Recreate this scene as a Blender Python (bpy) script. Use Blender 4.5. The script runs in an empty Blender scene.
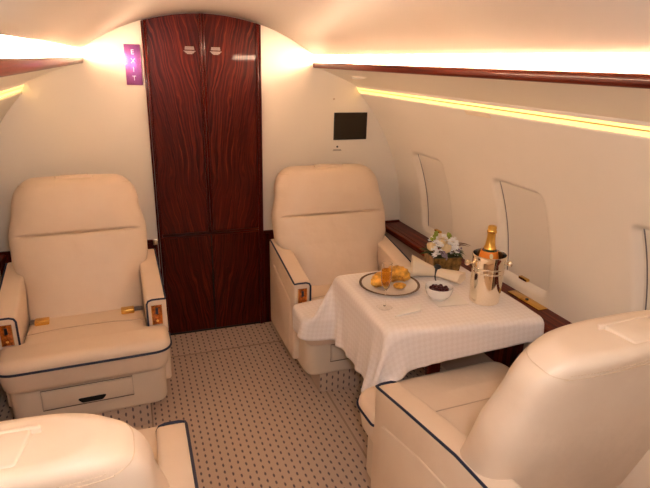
import bpy, bmesh, math, random
import numpy as np
from mathutils import Vector, Matrix
random.seed(7)
SC = bpy.context.scene
COL = SC.collection
PI = math.pi

# ---------------------------------------------------------------- materials
def newmat(name):
    m = bpy.data.materials.new(name); m.use_nodes = True
    nt = m.node_tree
    return m, nt, nt.nodes['Principled BSDF']

def N(nt, t, **kw):
    n = nt.nodes.new(t)
    for k, v in kw.items():
        if k in n.inputs: n.inputs[k].default_value = v
        else: setattr(n, k, v)
    return n

def ramp(nt, stops):
    r = nt.nodes.new('ShaderNodeValToRGB')
    e = r.color_ramp.elements
    while len(e) < len(stops): e.new(0.5)
    for i, (p, c) in enumerate(stops):
        e[i].position = p; e[i].color = (*c, 1)
    return r

def plain(name, col, rough=.5, metal=0., spec=.5, noise=0., nscale=40, bump=0., bscale=200, coat=0., emit=None, es=0., trans=0., ior=1.45, sheen=0.):
    m, nt, b = newmat(name)
    b.inputs['Base Color'].default_value = (*col, 1)
    b.inputs['Roughness'].default_value = rough
    b.inputs['Metallic'].default_value = metal
    b.inputs['Specular IOR Level'].default_value = spec
    b.inputs['Coat Weight'].default_value = coat
    b.inputs['Coat Roughness'].default_value = .05
    b.inputs['Transmission Weight'].default_value = trans
    b.inputs['IOR'].default_value = ior
    b.inputs['Sheen Weight'].default_value = sheen
    if emit:
        b.inputs['Emission Color'].default_value = (*emit, 1)
        b.inputs['Emission Strength'].default_value = es
    tc = N(nt, 'ShaderNodeTexCoord')
    if noise > 0:
        no = N(nt, 'ShaderNodeTexNoise'); no.inputs['Scale'].default_value = nscale; no.inputs['Detail'].default_value = 4
        nt.links.new(tc.outputs['Object'], no.inputs['Vector'])
        lo = tuple(c * (1 - noise) for c in col); hi = tuple(min(1, c * (1 + noise)) for c in col)
        r = ramp(nt, [(.3, lo), (.7, hi)])
        nt.links.new(no.outputs['Fac'], r.inputs['Fac'])
        nt.links.new(r.outputs['Color'], b.inputs['Base Color'])
    if bump > 0:
        n2 = N(nt, 'ShaderNodeTexNoise'); n2.inputs['Scale'].default_value = bscale; n2.inputs['Detail'].default_value = 5
        nt.links.new(tc.outputs['Object'], n2.inputs['Vector'])
        bp = N(nt, 'ShaderNodeBump'); bp.inputs['Strength'].default_value = bump; bp.inputs['Distance'].default_value = .004
        nt.links.new(n2.outputs['Fac'], bp.inputs['Height'])
        nt.links.new(bp.outputs['Normal'], b.inputs['Normal'])
    return m

def leather_mat():
    m, nt, b = newmat('cream leather')
    tc = N(nt, 'ShaderNodeTexCoord')
    no = N(nt, 'ShaderNodeTexNoise'); no.inputs['Scale'].default_value = 9; no.inputs['Detail'].default_value = 3
    nt.links.new(tc.outputs['Object'], no.inputs['Vector'])
    r = ramp(nt, [(.3, (.765, .60, .46)), (.7, (.79, .635, .495))])
    nt.links.new(no.outputs['Fac'], r.inputs['Fac']); nt.links.new(r.outputs['Color'], b.inputs['Base Color'])
    vo = N(nt, 'ShaderNodeTexVoronoi'); vo.inputs['Scale'].default_value = 260
    nt.links.new(tc.outputs['Object'], vo.inputs['Vector'])
    n3 = N(nt, 'ShaderNodeTexNoise'); n3.inputs['Scale'].default_value = 14; n3.inputs['Detail'].default_value = 2
    nt.links.new(tc.outputs['Object'], n3.inputs['Vector'])
    b1 = N(nt, 'ShaderNodeBump'); b1.inputs['Strength'].default_value = .10; b1.inputs['Distance'].default_value = .001
    b2 = N(nt, 'ShaderNodeBump'); b2.inputs['Strength'].default_value = .35; b2.inputs['Distance'].default_value = .01
    nt.links.new(vo.outputs['Distance'], b1.inputs['Height']); nt.links.new(n3.outputs['Fac'], b2.inputs['Height'])
    nt.links.new(b2.outputs['Normal'], b1.inputs['Normal']); nt.links.new(b1.outputs['Normal'], b.inputs['Normal'])
    b.inputs['Roughness'].default_value = .46
    b.inputs['Specular IOR Level'].default_value = .45
    return m

def mahogany(name, axis='door', ramp_=None):
    """dark red figured veneer. door: crotch figure mirrored about x=0, eye at z=.95; 'y': straight grain along Y."""
    m, nt, b = newmat(name)
    L = nt.links.new
    tc = N(nt, 'ShaderNodeTexCoord')
    if axis == 'door':
        sp = N(nt, 'ShaderNodeSeparateXYZ'); L(tc.outputs['Object'], sp.inputs[0])
        ab = N(nt, 'ShaderNodeMath', operation='ABSOLUTE')
        sx = N(nt, 'ShaderNodeMath', operation='ADD'); sx.inputs[1].default_value = .018
        L(sp.outputs['X'], sx.inputs[0]); L(sx.outputs[0], ab.inputs[0])
        def md(op, a, b_):
            n = N(nt, 'ShaderNodeMath', operation=op)
            for k, q in enumerate((a, b_)):
                if isinstance(q, (int, float)): n.inputs[k].default_value = q
                else: L(q, n.inputs[k])
            return n.outputs[0]
        dz = md('SUBTRACT', sp.outputs['Z'], .95)
        up = md('MAXIMUM', dz, 0.); dn = md('MINIMUM', dz, 0.)
        lean = md('ADD', md('MULTIPLY', md('MULTIPLY', up, up), .16), md('MULTIPLY', dn, .16))
        zs = md('MULTIPLY', dz, .30)
        c1 = N(nt, 'ShaderNodeCombineXYZ'); L(ab.outputs[0], c1.inputs['X']); L(zs, c1.inputs['Z'])
        ns = N(nt, 'ShaderNodeTexNoise'); ns.inputs['Scale'].default_value = 9; ns.inputs['Detail'].default_value = 3; ns.inputs['Distortion'].default_value = .3
        L(c1.outputs[0], ns.inputs['Vector'])
        ph = md('ADD', md('SUBTRACT', ab.outputs[0], lean), md('MULTIPLY', ns.outputs['Fac'], .09))
        c2 = N(nt, 'ShaderNodeCombineXYZ'); L(ph, c2.inputs['X']); L(zs, c2.inputs['Z'])
        mp = N(nt, 'ShaderNodeMapping'); mp.inputs['Scale'].default_value = (120, 1, 7); L(c2.outputs[0], mp.inputs['Vector'])
        vec = mp.outputs[0]
    else:
        mp = N(nt, 'ShaderNodeMapping')
        mp.inputs['Scale'].default_value = {'y': (60, 2, 60), 'z': (40, 40, 1.6), 'x': (1.6, 40, 40)}[axis]
        L(tc.outputs['Object'], mp.inputs['Vector']); vec = mp.outputs[0]
    n2 = N(nt, 'ShaderNodeTexNoise'); n2.inputs['Scale'].default_value = 1.0; n2.inputs['Detail'].default_value = 5; n2.inputs['Roughness'].default_value = .62
    L(vec, n2.inputs['Vector'])
    r = ramp(nt, ramp_ or [(.32, (.016, .0014, .001)), (.46, (.050, .0042, .002)), (.58, (.100, .0095, .0036)), (.76, (.23, .034, .009))])
    L(n2.outputs['Fac'], r.inputs['Fac']); L(r.outputs['Color'], b.inputs['Base Color'])
    b.inputs['Roughness'].default_value = .30
    b.inputs['Specular IOR Level'].default_value = .12
    b.inputs['Coat Weight'].default_value = .16; b.inputs['Coat Roughness'].default_value = .04
    return m

def carpet_mat():
    m, nt, b = newmat('dashed beige carpet')
    L = nt.links.new
    tc = N(nt, 'ShaderNodeTexCoord'); geo = N(nt, 'ShaderNodeNewGeometry')
    sp = N(nt, 'ShaderNodeSeparateXYZ'); L(geo.outputs['Position'], sp.inputs[0])
    # height on upright faces takes the part of the length axis so that the plinths are patterned too
    add = N(nt, 'ShaderNodeMath', operation='ADD'); L(sp.outputs['Y'], add.inputs[0]); L(sp.outputs['Z'], add.inputs[1])
    def md(op, a, bval=None, c=None):
        n = N(nt, 'ShaderNodeMath', operation=op)
        if isinstance(a, (int, float)): n.inputs[0].default_value = a
        else: L(a, n.inputs[0])
        if bval is not None:
            if isinstance(bval, (int, float)): n.inputs[1].default_value = bval
            else: L(bval, n.inputs[1])
        return n.outputs[0]
    cu = md('DIVIDE', sp.outputs['X'], .0315)
    col_i = md('FLOOR', cu); fu = md('SUBTRACT', md('SUBTRACT', cu, col_i), .5)
    odd = md('MULTIPLY', md('MODULO', md('ABSOLUTE', col_i), 2.), .5)
    cv = md('ADD', md('DIVIDE', add.outputs[0], .041), odd)
    fv = md('SUBTRACT', md('SUBTRACT', cv, md('FLOOR', cv)), .5)
    dx = md('DIVIDE', fu, .15); dy = md('DIVIDE', fv, .27)
    d = md('SQRT', md('ADD', md('MULTIPLY', dx, dx), md('MULTIPLY', dy, dy)))
    nz = N(nt, 'ShaderNodeTexNoise'); nz.inputs['Scale'].default_value = 260; nz.inputs['Detail'].default_value = 2
    L(tc.outputs['Object'], nz.inputs['Vector'])
    dn = md('ADD', d, md('MULTIPLY', md('SUBTRACT', nz.outputs['Fac'], .5), 1.1))
    msk = N(nt, 'ShaderNodeMapRange'); msk.inputs['From Min'].default_value = .72; msk.inputs['From Max'].default_value = 1.12
    L(dn, msk.inputs['Value'])
    r = ramp(nt, [(.25, (.54, .39, .29)), (.75, (.66, .49, .37))])
    n4 = N(nt, 'ShaderNodeTexNoise'); n4.inputs['Scale'].default_value = 420; n4.inputs['Detail'].default_value = 3
    L(tc.outputs['Object'], n4.inputs['Vector']); L(n4.outputs['Fac'], r.inputs['Fac'])
    mix = N(nt, 'ShaderNodeMix', data_type='RGBA')
    mix.inputs['A'].default_value = (.15, .11, .115, 1)
    L(msk.outputs['Result'], mix.inputs['Factor']); L(r.outputs['Color'], mix.inputs['B'])
    L(mix.outputs['Result'], b.inputs['Base Color'])
    bp = N(nt, 'ShaderNodeBump'); bp.inputs['Strength'].default_value = .5; bp.inputs['Distance'].default_value = .003
    L(n4.outputs['Fac'], bp.inputs['Height']); L(bp.outputs['Normal'], b.inputs['Normal'])
    b.inputs['Roughness'].default_value = .95; b.inputs['Specular IOR Level'].default_value = .1
    b.inputs['Sheen Weight'].default_value = .1
    return m

def cloth_mat():
    m, nt, b = newmat('jacquard tablecloth')
    L = nt.links.new
    uv = N(nt, 'ShaderNodeUVMap')
    mp = N(nt, 'ShaderNodeMapping'); mp.inputs['Rotation'].default_value = (0, 0, PI / 4); L(uv.outputs[0], mp.inputs['Vector'])
    ck = N(nt, 'ShaderNodeTexChecker'); ck.inputs['Scale'].default_value = 64
    L(mp.outputs[0], ck.inputs['Vector'])
    mix = N(nt, 'ShaderNodeMix', data_type='RGBA')
    mix.inputs['A'].default_value = (.90, .83, .80, 1); mix.inputs['B'].default_value = (.86, .785, .75, 1)
    L(ck.outputs['Fac'], mix.inputs['Factor']); L(mix.outputs['Result'], b.inputs['Base Color'])
    mr = N(nt, 'ShaderNodeMapRange'); mr.inputs['To Min'].default_value = .38; mr.inputs['To Max'].default_value = .62
    L(ck.outputs['Fac'], mr.inputs['Value']); L(mr.outputs[0], b.inputs['Roughness'])
    b.inputs['Sheen Weight'].default_value = .25
    return m

LEA = leather_mat()
PIPE = plain('navy piping', (.012, .018, .05), .5)
WOODD = mahogany('figured mahogany door veneer', 'door')
WOODY = mahogany('mahogany grain lengthwise', 'y', [(.32, (.045, .0055, .003)), (.5, (.11, .014, .006)), (.72, (.24, .042, .014))])
WOODZ = mahogany('mahogany grain upright', 'z')
WOODS = mahogany('red mahogany moulding', 'z', [(.3, (.055, .0045, .003)), (.6, (.10, .009, .005)), (.8, (.15, .015, .006))])
WOODX = mahogany('mahogany grain crosswise', 'x')
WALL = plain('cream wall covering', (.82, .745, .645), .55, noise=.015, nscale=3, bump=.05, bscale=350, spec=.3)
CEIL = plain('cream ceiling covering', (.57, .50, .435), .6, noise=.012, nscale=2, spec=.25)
SHADE = plain('pleated shade panel', (.74, .67, .58), .6, bump=.05, bscale=200, spec=.25)
CARPET = carpet_mat()
CLOTH = cloth_mat()
GOLD = plain('polished gold plating', (.86, .52, .13), .18, metal=1)
CHROME = plain('polished steel', (.90, .82, .68), .09, metal=1)  # warm tint puts golden reflections into the steel colour
DARKIN = plain('dark bucket lining', (.25, .27, .27), .22, metal=1)
BLACK = plain('black plastic', (.008, .008, .008), .4)
SCREEN = plain('dark screen glass', (.018, .011, .004), .22)
AMBER = plain('amber burl wood panel', (.42, .10, .012), .14, noise=.75, nscale=70, coat=1)
WHITE = plain('white china', (.86, .82, .77), .18, coat=.3)
LINEN = plain('cream linen', (.80, .69, .55), .75, bump=.1, bscale=300)
RIM = plain('dark gilded rim', (.10, .045, .012), .3, metal=.3)
PASTRY = plain('baked golden pastry', (.78, .36, .055), .42, noise=.5, nscale=38, bump=.6, bscale=70)
BERRY = plain('dark red berry', (.07, .004, .008), .28)
GLASS = plain('clear glass', (1, 1, 1), .0, trans=1, ior=1.3)
GLASS2 = plain('thin clear glass', (1, 1, 1), .0, trans=1, ior=1.08)
WINE = plain('champagne', (.93, .66, .18), .0, trans=1, ior=1.06)
BOTTLE = plain('green bottle glass', (.02, .035, .012), .08, coat=.5)
FOIL = plain('gold foil', (.80, .46, .10), .30, metal=1, bump=.4, bscale=120)
ORANGE = plain('orange paper label', (.90, .26, .02), .45)
CREAMP = plain('pale printed emblem', (.85, .72, .42), .5)
COVE = plain('cove lamp diffuser', (1, .9, .7), .5, emit=(1., .715, .50), es=23.)
COVE2 = plain('lower cove lamp diffuser', (1, .8, .4), .5, emit=(1., .57, .12), es=.70)
SIGNP = plain('purple metallised sign film', (.46, .14, .42), .27, metal=.9)
SIGNW = plain('pale sign lettering', (.75, .62, .75), .4)
PLATEP = plain('pale engraved plate', (.26, .19, .17), .4)
GREEN = plain('green leaf', (.045, .10, .015), .5, noise=.4, nscale=60)
LIME = plain('lime bud', (.30, .36, .05), .5)
PETAL = plain('white petal', (.93, .92, .92), .6)
ROSE = plain('cream rose petal', (.86, .68, .40), .6)
LILAC = plain('lilac sprig', (.32, .25, .32), .6)
RUST = plain('rust brown sprig', (.20, .07, .02), .6)
PLANT = plain('mottled bronze planter', (.22, .125, .035), .35, metal=.4, noise=.6, nscale=60)
NAPR = plain('dark napkin ring', (.015, .016, .022), .35)
BELT = plain('grey belt webbing', (.20, .17, .17), .7)
HEM = plain('off white stitching', (.68, .50, .34), .6)
SEAML = plain('leather seam shadow', (.58, .43, .32), .6)
SEAM = plain('carpet seam binding', (.40, .285, .21), .95)
DRAWER = plain('cream moulded plastic', (.73, .60, .47), .5)

# ---------------------------------------------------------------- helpers
def tag(o, label=None, cat=None, group=None, kind=None):
    if label: o['label'] = label
    if cat: o['category'] = cat
    if group: o['group'] = group
    if kind: o['kind'] = kind
    return o

def empty(name, loc=(0, 0, 0), rz=0., label=None, cat=None, group=None, kind=None, parent=None):
    o = bpy.data.objects.new(name, None); COL.objects.link(o)
    o.location = loc; o.rotation_euler = (0, 0, rz); o.empty_display_size = .05
    if parent: o.parent = parent
    return tag(o, label, cat, group, kind)

def link(name, verts, faces, mat, parent=None, smooth=True, angle=40, loc=None):
    me = bpy.data.meshes.new(name)
    me.from_pydata([tuple(v) for v in verts], [], [tuple(f) for f in faces])
    bm = bmesh.new(); bm.from_mesh(me); bmesh.ops.recalc_face_normals(bm, faces=bm.faces); bm.to_mesh(me); bm.free()
    return _fin(name, me, mat, parent, smooth, angle, loc)

def _fin(name, me, mat, parent, smooth, angle, loc):
    if smooth and len(me.polygons):
        me.polygons.foreach_set('use_smooth', [True] * len(me.polygons))
        me.set_sharp_from_angle(angle=math.radians(angle))
    for mm in (mat if isinstance(mat, list) else [mat]): me.materials.append(mm)
    o = bpy.data.objects.new(name, me); COL.objects.link(o)
    if parent: o.parent = parent
    if loc: o.location = loc
    return o

def linkbm(name, bm, mat, parent=None, smooth=True, angle=40, loc=None):
    bmesh.ops.recalc_face_normals(bm, faces=bm.faces)
    me = bpy.data.meshes.new(name); bm.to_mesh(me); bm.free()
    return _fin(name, me, mat, parent, smooth, angle, loc)

def bm_box(x0, x1, y0, y1, z0, z1, r=0., seg=3, bm=None):
    b = bmesh.new()
    bmesh.ops.create_cube(b, size=1)
    for v in b.verts:
        v.co = Vector((x0 if v.co.x < 0 else x1, y0 if v.co.y < 0 else y1, z0 if v.co.z < 0 else z1))
    if r > 0:
        bmesh.ops.bevel(b, geom=b.edges[:], offset=r, segments=seg, profile=.5, affect='EDGES')
    if bm is None: return b
    return merge(bm, b)

def merge(a, b, M=None):
    if M is not None: b.transform(M)
    me = bpy.data.meshes.new('t'); b.to_mesh(me); b.free()
    a.from_mesh(me); bpy.data.meshes.remove(me)
    return a

def prism(poly, axis, a0, a1, r=0., seg=4):
    """extrude a 2-D polygon. axis 'x': poly=(y,z); 'y': poly=(x,z); 'z': poly=(x,y)."""
    def P(p, a):
        return {'x': (a, p[0], p[1]), 'y': (p[0], a, p[1]), 'z': (p[0], p[1], a)}[axis]
    b = bmesh.new()
    v0 = [b.verts.new(P(p, a0)) for p in poly]; v1 = [b.verts.new(P(p, a1)) for p in poly]
    n = len(poly)
    caps = [b.faces.new(v0[::-1]), b.faces.new(v1)]
    for i in range(n): b.faces.new((v0[i], v0[(i + 1) % n], v1[(i + 1) % n], v1[i]))
    bmesh.ops.recalc_face_normals(b, faces=b.faces)
    if r > 0:
        es = list({e for f in caps for e in f.edges})
        bmesh.ops.bevel(b, geom=es, offset=r, segments=seg, profile=.5, affect='EDGES')
    return b

def round_poly(pts, radii, seg=5):
    out = []
    n = len(pts)
    for i in range(n):
        p = Vector(pts[i]); a = Vector(pts[i - 1]); c = Vector(pts[(i + 1) % n])
        r = radii[i] if isinstance(radii, (list, tuple)) else radii
        if r <= 0: out.append(tuple(p)); continue
        d1 = (a - p).normalized(); d2 = (c - p).normalized()
        ang = d1.angle(d2); t = min(r / math.tan(ang / 2), (a - p).length * .49, (c - p).length * .49)
        q0 = p + d1 * t; q1 = p + d2 * t
        for k in range(seg + 1):
            u = k / seg
            out.append(tuple(q0 * (1 - u) ** 2 + p * 2 * u * (1 - u) + q1 * u * u))
    return out

def tube(path, r, n=8, closed=False, bm=None):
    pts = [Vector(p) for p in path]
    b = bm or bmesh.new()
    rings = []
    N_ = len(pts); up = None
    for i, p in enumerate(pts):
        if closed: t = pts[(i + 1) % N_] - pts[i - 1]
        else: t = pts[min(i + 1, N_ - 1)] - pts[max(i - 1, 0)]
        if t.length < 1e-9: t = Vector((0, 0, 1))
        t.normalize()
        if up is None:
            up = Vector((0, 0, 1)) if abs(t.z) < .9 else Vector((1, 0, 0))
        u = (up - t * up.dot(t)); u.normalize(); up = u
        w = t.cross(u)
        rr = r[i] if isinstance(r, (list, tuple)) else r
        rings.append([b.verts.new(p + u * rr * math.cos(2 * PI * k / n) + w * rr * math.sin(2 * PI * k / n)) for k in range(n)])
    m = N_ if closed else N_ - 1
    for i in range(m):
        A = rings[i]; B = rings[(i + 1) % N_]
        for k in range(n): b.faces.new((A[k], A[(k + 1) % n], B[(k + 1) % n], B[k]))
    if not closed:
        b.faces.new(rings[0][::-1]); b.faces.new(rings[-1])
    return b

def catmull(pts, sub=6):
    P = [Vector(p) for p in pts]; P = [P[0] * 2 - P[1]] + P + [P[-1] * 2 - P[-2]]
    out = []
    for i in range(1, len(P) - 2):
        for k in range(sub):
            t = k / sub
            a, b, c, d = P[i - 1], P[i], P[i + 1], P[i + 2]
            out.append(.5 * ((2 * b) + (c - a) * t + (2 * a - 5 * b + 4 * c - d) * t * t + (3 * b - a - 3 * c + d) * t ** 3))
    out.append(P[-2]); return out

def dense(pts, step=.02):
    out = []
    P = [Vector(p) for p in pts]
    for a, b in zip(P, P[1:]):
        n = max(1, int((b - a).length / step))
        out += [a + (b - a) * k / n for k in range(n)]
    return out + [P[-1]]

def lathe(prof, n=40, bm=None, at=(0, 0, 0)):
    b = bm or bmesh.new(); rings = []
    for r, z in prof:
        if r < 1e-6: rings.append([b.verts.new((at[0], at[1], at[2] + z))])
        else: rings.append([b.verts.new((at[0] + r * math.cos(2 * PI * k / n), at[1] + r * math.sin(2 * PI * k / n), at[2] + z)) for k in range(n)])
    for A, B in zip(rings, rings[1:]):
        for k in range(n):
            k2 = (k + 1) % n
            if len(A) == 1 and len(B) == 1: continue
            if len(A) == 1: b.faces.new((A[0], B[k2], B[k]))
            elif len(B) == 1: b.faces.new((A[k], A[k2], B[0]))
            else: b.faces.new((A[k], A[k2], B[k2], B[k]))
    return b

def blob(bm, c, r, sc=(1, 1, 1), sub=2, rot=None, jit=0.):
    b = bmesh.new(); bmesh.ops.create_icosphere(b, subdivisions=sub, radius=r)
    for v in b.verts:
        v.co = Vector((v.co.x * sc[0], v.co.y * sc[1], v.co.z * sc[2])) * (1 + random.uniform(-jit, jit))
    M = Matrix.Translation(c) @ (rot.to_matrix().to_4x4() if rot else Matrix())
    return merge(bm, b, M)

# ---------------------------------------------------------------- cabin shell
Y0, Y1 = -1.1, 3.1
RC, ZC = 1.25, .60                       # cabin circle
RCE = 1.074; ZCE = 1.855 - RCE           # shallow ceiling arc
def wall_pt(a, side, off=0.):            # a: angle above the horizontal at the circle centre
    return side * (RC + off) * math.cos(a), ZC + (RC + off) * math.sin(a)
A_TOP = math.asin((1.452 - ZC) / RC)

def strip_mesh(name, prof, mat, y0=Y0, y1=Y1, ny=2, closed=False, parent=None, angle=35):
    """sweep an (x,z) profile along Y"""
    ys = [y0 + (y1 - y0) * i / (ny - 1) for i in range(ny)]
    v = [(x, y, z) for y in ys for x, z in prof]; n = len(prof); f = []
    for j in range(ny - 1):
        for i in range(n if closed else n - 1):
            i2 = (i + 1) % n
            f.append((j * n + i, j * n + i2, (j + 1) * n + i2, (j + 1) * n + i))
    if closed:
        f.append(tuple(range(n))[::-1]); f.append(tuple((ny - 1) * n + i for i in range(n)))
    return link(name, v, f, mat, parent, True, angle)

# floor: carpet with bound seams
fb = bm_box(-1.3, 1.3, Y0, Y1 + .05, -.05, 0)
floor = linkbm('floor', fb, CARPET, None, False); tag(floor, kind='structure')
def seam(path, w=.008, h=.003):
    p = np.array(path)
    b = bmesh.new()
    for (xa, ya), (xb, yb) in zip(path, path[1:]):
        if abs(xa - xb) < 1e-6: bm_box(xa - w / 2, xa + w / 2, min(ya, yb), max(ya, yb), .0, h, 0, 1, b)
        else: bm_box(min(xa, xb), max(xa, xb), ya - w / 2, ya + w / 2, .0, h, 0, 1, b)
    return b
linkbm('carpet_seam', seam([(.425, Y0), (.425, 2.82)]), SEAM, floor, False)
linkbm('carpet_seam', seam([(-.44, Y0), (-.44, 2.82)]), SEAM, floor, False)
linkbm('carpet_seam', seam([(-.44, 2.82), (.425, 2.82)]), SEAM, floor, False)

# ceiling arc with the rounded lip above the light trough
pr = []
amax = math.asin(.611 / RCE)
for i in range(41):
    a = -amax + 2 * amax * i / 40
    pr.append((RCE * math.sin(a), ZCE + RCE * math.cos(a)))
lip = [(.63, 1.662), (.68, 1.672), (.78, 1.66), (.83, 1.62)]
prof = [(-x, z) for x, z in lip[::-1]] + pr + lip
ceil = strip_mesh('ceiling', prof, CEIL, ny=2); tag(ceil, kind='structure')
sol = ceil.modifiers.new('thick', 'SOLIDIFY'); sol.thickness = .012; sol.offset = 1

# right wall: cylinder with soft scooped window recesses
WIN = [(2.630, .132), (1.862, .136), (1.100, .136)]
WZ0, WZ1 = .685, 1.115
def smooth01(t): t = np.clip(t, 0, 1); return t * t * (3 - 2 * t)
def recess(y, z):
    d = 0.
    for yc, hw in WIN:
        hx = hw + .042; zc = (WZ0 + WZ1) / 2; hz = (WZ1 - WZ0) / 2 + .036
        # the recess fades out towards its bottom
        qx = abs(y - yc) - (hx - .05); qz = abs(z - zc) - (hz - .05)
        sd = math.hypot(max(qx, 0), max(qz, 0)) + min(max(qx, qz), 0) - .05
        d = max(d, .030 * float(smooth01(-sd / .046)))
    return d
ys = np.arange(Y0, Y1 + .0101, .0124); na = 84
A_BOT = math.asin((.60 - ZC) / RC)
v = []; f = []
for y in ys:
    for i in range(na + 1):
        a = A_BOT + (A_TOP - A_BOT) * i / na
        z0 = ZC + RC * math.sin(a)
        x, z = wall_pt(a, 1, recess(y, z0))
        v.append((x, y, z))
for j in range(len(ys) - 1):
    for i in range(na):
        k = j * (na + 1) + i; f.append((k, k + 1, k + na + 2, k + na + 1))
wr = link('wall_right', v, f, WALL, None, True, 60); tag(wr, kind='structure')
prof = [wall_pt(A_BOT + (A_TOP - A_BOT) * i / 40, -1) for i in range(41)]
wl = strip_mesh('wall_left', prof, WALL, angle=60); tag(wl, kind='structure')
for o in (wr, wl):
    s = o.modifiers.new('thick', 'SOLIDIFY'); s.thickness = .01; s.offset = 1 if o is wr else -1
# lower carpeted side lining
dadoR = linkbm('baseboard_right', bm_box(1.14, 1.17, Y0, Y1, 0, .585), CARPET, None, False); tag(dadoR, kind='structure')
dadoL = linkbm('baseboard_left', bm_box(-1.17, -1.14, Y0, Y1, 0, .585), CARPET, None, False); tag(dadoL, kind='structure')

# window shades
for i, (yc, hw) in enumerate(WIN):
    e = empty('window_%d' % (i + 1), (1.24, yc, WZ0), kind='structure')
    vs = []; fs = []; n = 14
    a0 = math.asin((WZ0 - .012 - ZC) / RC); a1 = math.asin((WZ1 + .012 - ZC) / RC)
    offs = [.0215, .0275]
    for off in offs:
        for k in range(n + 1):
            a = a0 + (a1 - a0) * k / n
            x, z = wall_pt(a, 1, off)
            for s in (-1, 1): vs.append((x - 1.24, s * (hw + .012), z - WZ0))
    m = 2 * (n + 1)
    for o_ in (0, m):
        for k in range(n): fs.append((o_ + 2 * k, o_ + 2 * k + 1, o_ + 2 * k + 3, o_ + 2 * k + 2))
    for k in range(n):
        for s in (0, 1): fs.append((2 * k + s, 2 * k + 2 + s, m + 2 * k + 2 + s, m + 2 * k + s))
    fs.append((0, 1, m + 1, m)); fs.append((2 * n, 2 * n + 1, m + 2 * n + 1, m + 2 * n))
    link('window_shade', vs, fs, SHADE, e, False)
    # grey tube painted as the shadowed gap line on the far jamb
    g = []
    for k in range(n + 1):
        a = a0 + (a1 - a0) * k / n; x, z = wall_pt(a, 1, .0207); g.append((x - 1.24, hw - .001, z - WZ0))
    linkbm('shade_gap_line', tube(g, .0024, 6), plain('grey gap shadow', (.16, .14, .14), .6) if i == 0 else bpy.data.materials['grey gap shadow'], e)
    x, z = wall_pt(a0 + .012, 1, .010)
    lb = bm_box(x - 1.24 - .010, x - 1.24 + .010, -.028, .028, z - WZ0 - .007, z - WZ0 + .006, .003, 2)
    linkbm('shade_pull', lb, GOLD, e)['label'] = 'small gold shade pull'

# light valances on both sides
def valance(side, idx):
    s = side
    e = empty('trim_%d' % idx, (0, 0, 0), kind='structure')
    # wooden rail, rounded
    rail = round_poly([(.612, 1.591), (.612, 1.622), (.640, 1.622), (.640, 1.591)], [.010, .010, .004, .004], 4)
    strip_mesh('wood_rail', [(s * x, z) for x, z in rail], WOODY, closed=True, parent=e, angle=50)
    # trough behind it
    tr = [(.638, 1.618), (.642, 1.600), (.80, 1.597), (.83, 1.62)]
    strip_mesh('light_trough', [(s * x, z) for x, z in tr], CEIL, parent=e)
    # lamp diffuser
    lp = [(.668, 1.626), (.672, 1.645), (.684, 1.662), (.700, 1.662), (.700, 1.626)]
    strip_mesh('lamp_diffuser', [(s * x, z) for x, z in lp], COVE, y0=(.25 if s > 0 else 1.6), closed=True, parent=e)
    # sloped panel below the rail
    pn = [(.640, 1.592), (.655, 1.588), (.76, 1.549), (.875, 1.502), (.886, 1.496), (.884, 1.488), (.866, 1.488)]
    pn2 = [(.640, 1.592), (.655, 1.588), (.76, 1.549), (.872, 1.503), (.884, 1.497), (.888, 1.490), (.893, 1.484)]
    strip_mesh('valance_panel', [(s * x, z) for x, z in pn2] + [(s * .93, 1.51), (s * .80, 1.58)], WALL, closed=True, parent=e, angle=30)
    # lower lamp: two glowing lines with a lip between
    l2 = [(.893, 1.484), (.900, 1.474), (.912, 1.480), (.905, 1.490)]
    strip_mesh('lower_lamp', [(s * x, z) for x, z in l2], COVE2, closed=True, parent=e)
    l4 = [(.900, 1.474), (.9035, 1.469), (.9155, 1.475), (.912, 1.480)]
    strip_mesh('lamp_lip', [(s * x, z) for x, z in l4], plain('amber lamp lip', (.80, .55, .2), .4) if idx == 1 else bpy.data.materials['amber lamp lip'], closed=True, parent=e)
    l3 = [(.9035, 1.469), (.913, 1.4545), (.925, 1.460), (.9155, 1.475)]
    strip_mesh('lower_lamp', [(s * x, z) for x, z in l3], COVE2, closed=True, parent=e)
    return e
vR = valance(1, 1); vL = valance(-1, 2)
# oval reading light flush in the right valance panel
b = lathe([(0, .004), (.030, .004), (.036, .002), (.037, 0)], 32)
b.transform(Matrix.Translation((.735, 2.70, 1.5555)) @ Matrix.Rotation(math.radians(180 - 21), 4, 'Y') @ Matrix.Diagonal((.75, 2.6, 1, 1)))
rl = linkbm('reading_light', b, plain('white lens', (.86, .80, .72), .35)); tag(rl, 'pale oval reading light set into the sloped panel under the right-hand wood rail', 'light')
# flush vent plate under the lower light
va = math.asin((1.440 - ZC) / RC)
x, z = wall_pt(va, 1, -.001)
b = bmesh.new()
for (y0, y1, w0, w1) in ((1.82, 1.99, -.011, -.0095), (1.82, 1.99, .0095, .011), (1.82, 1.8215, -.011, .011), (1.9885, 1.99, -.011, .011)):
    bm_box(-.0005, .0015, y0, y1, w0, w1, 0, 1, b)
bm_box(.0004, .0015, 1.8215, 1.9885, -.0095, .0095, 0, 1, b)
b.transform(Matrix.Translation((x, 0, z)) @ Matrix.Rotation(-va, 4, 'Y'))
ve = linkbm('vent_plate', b, plain('pale vent plastic', (.84, .70, .52), .4), None, False); tag(ve, 'narrow cream vent plate outlined on the right wall just below the lower light', 'vent')

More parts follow.
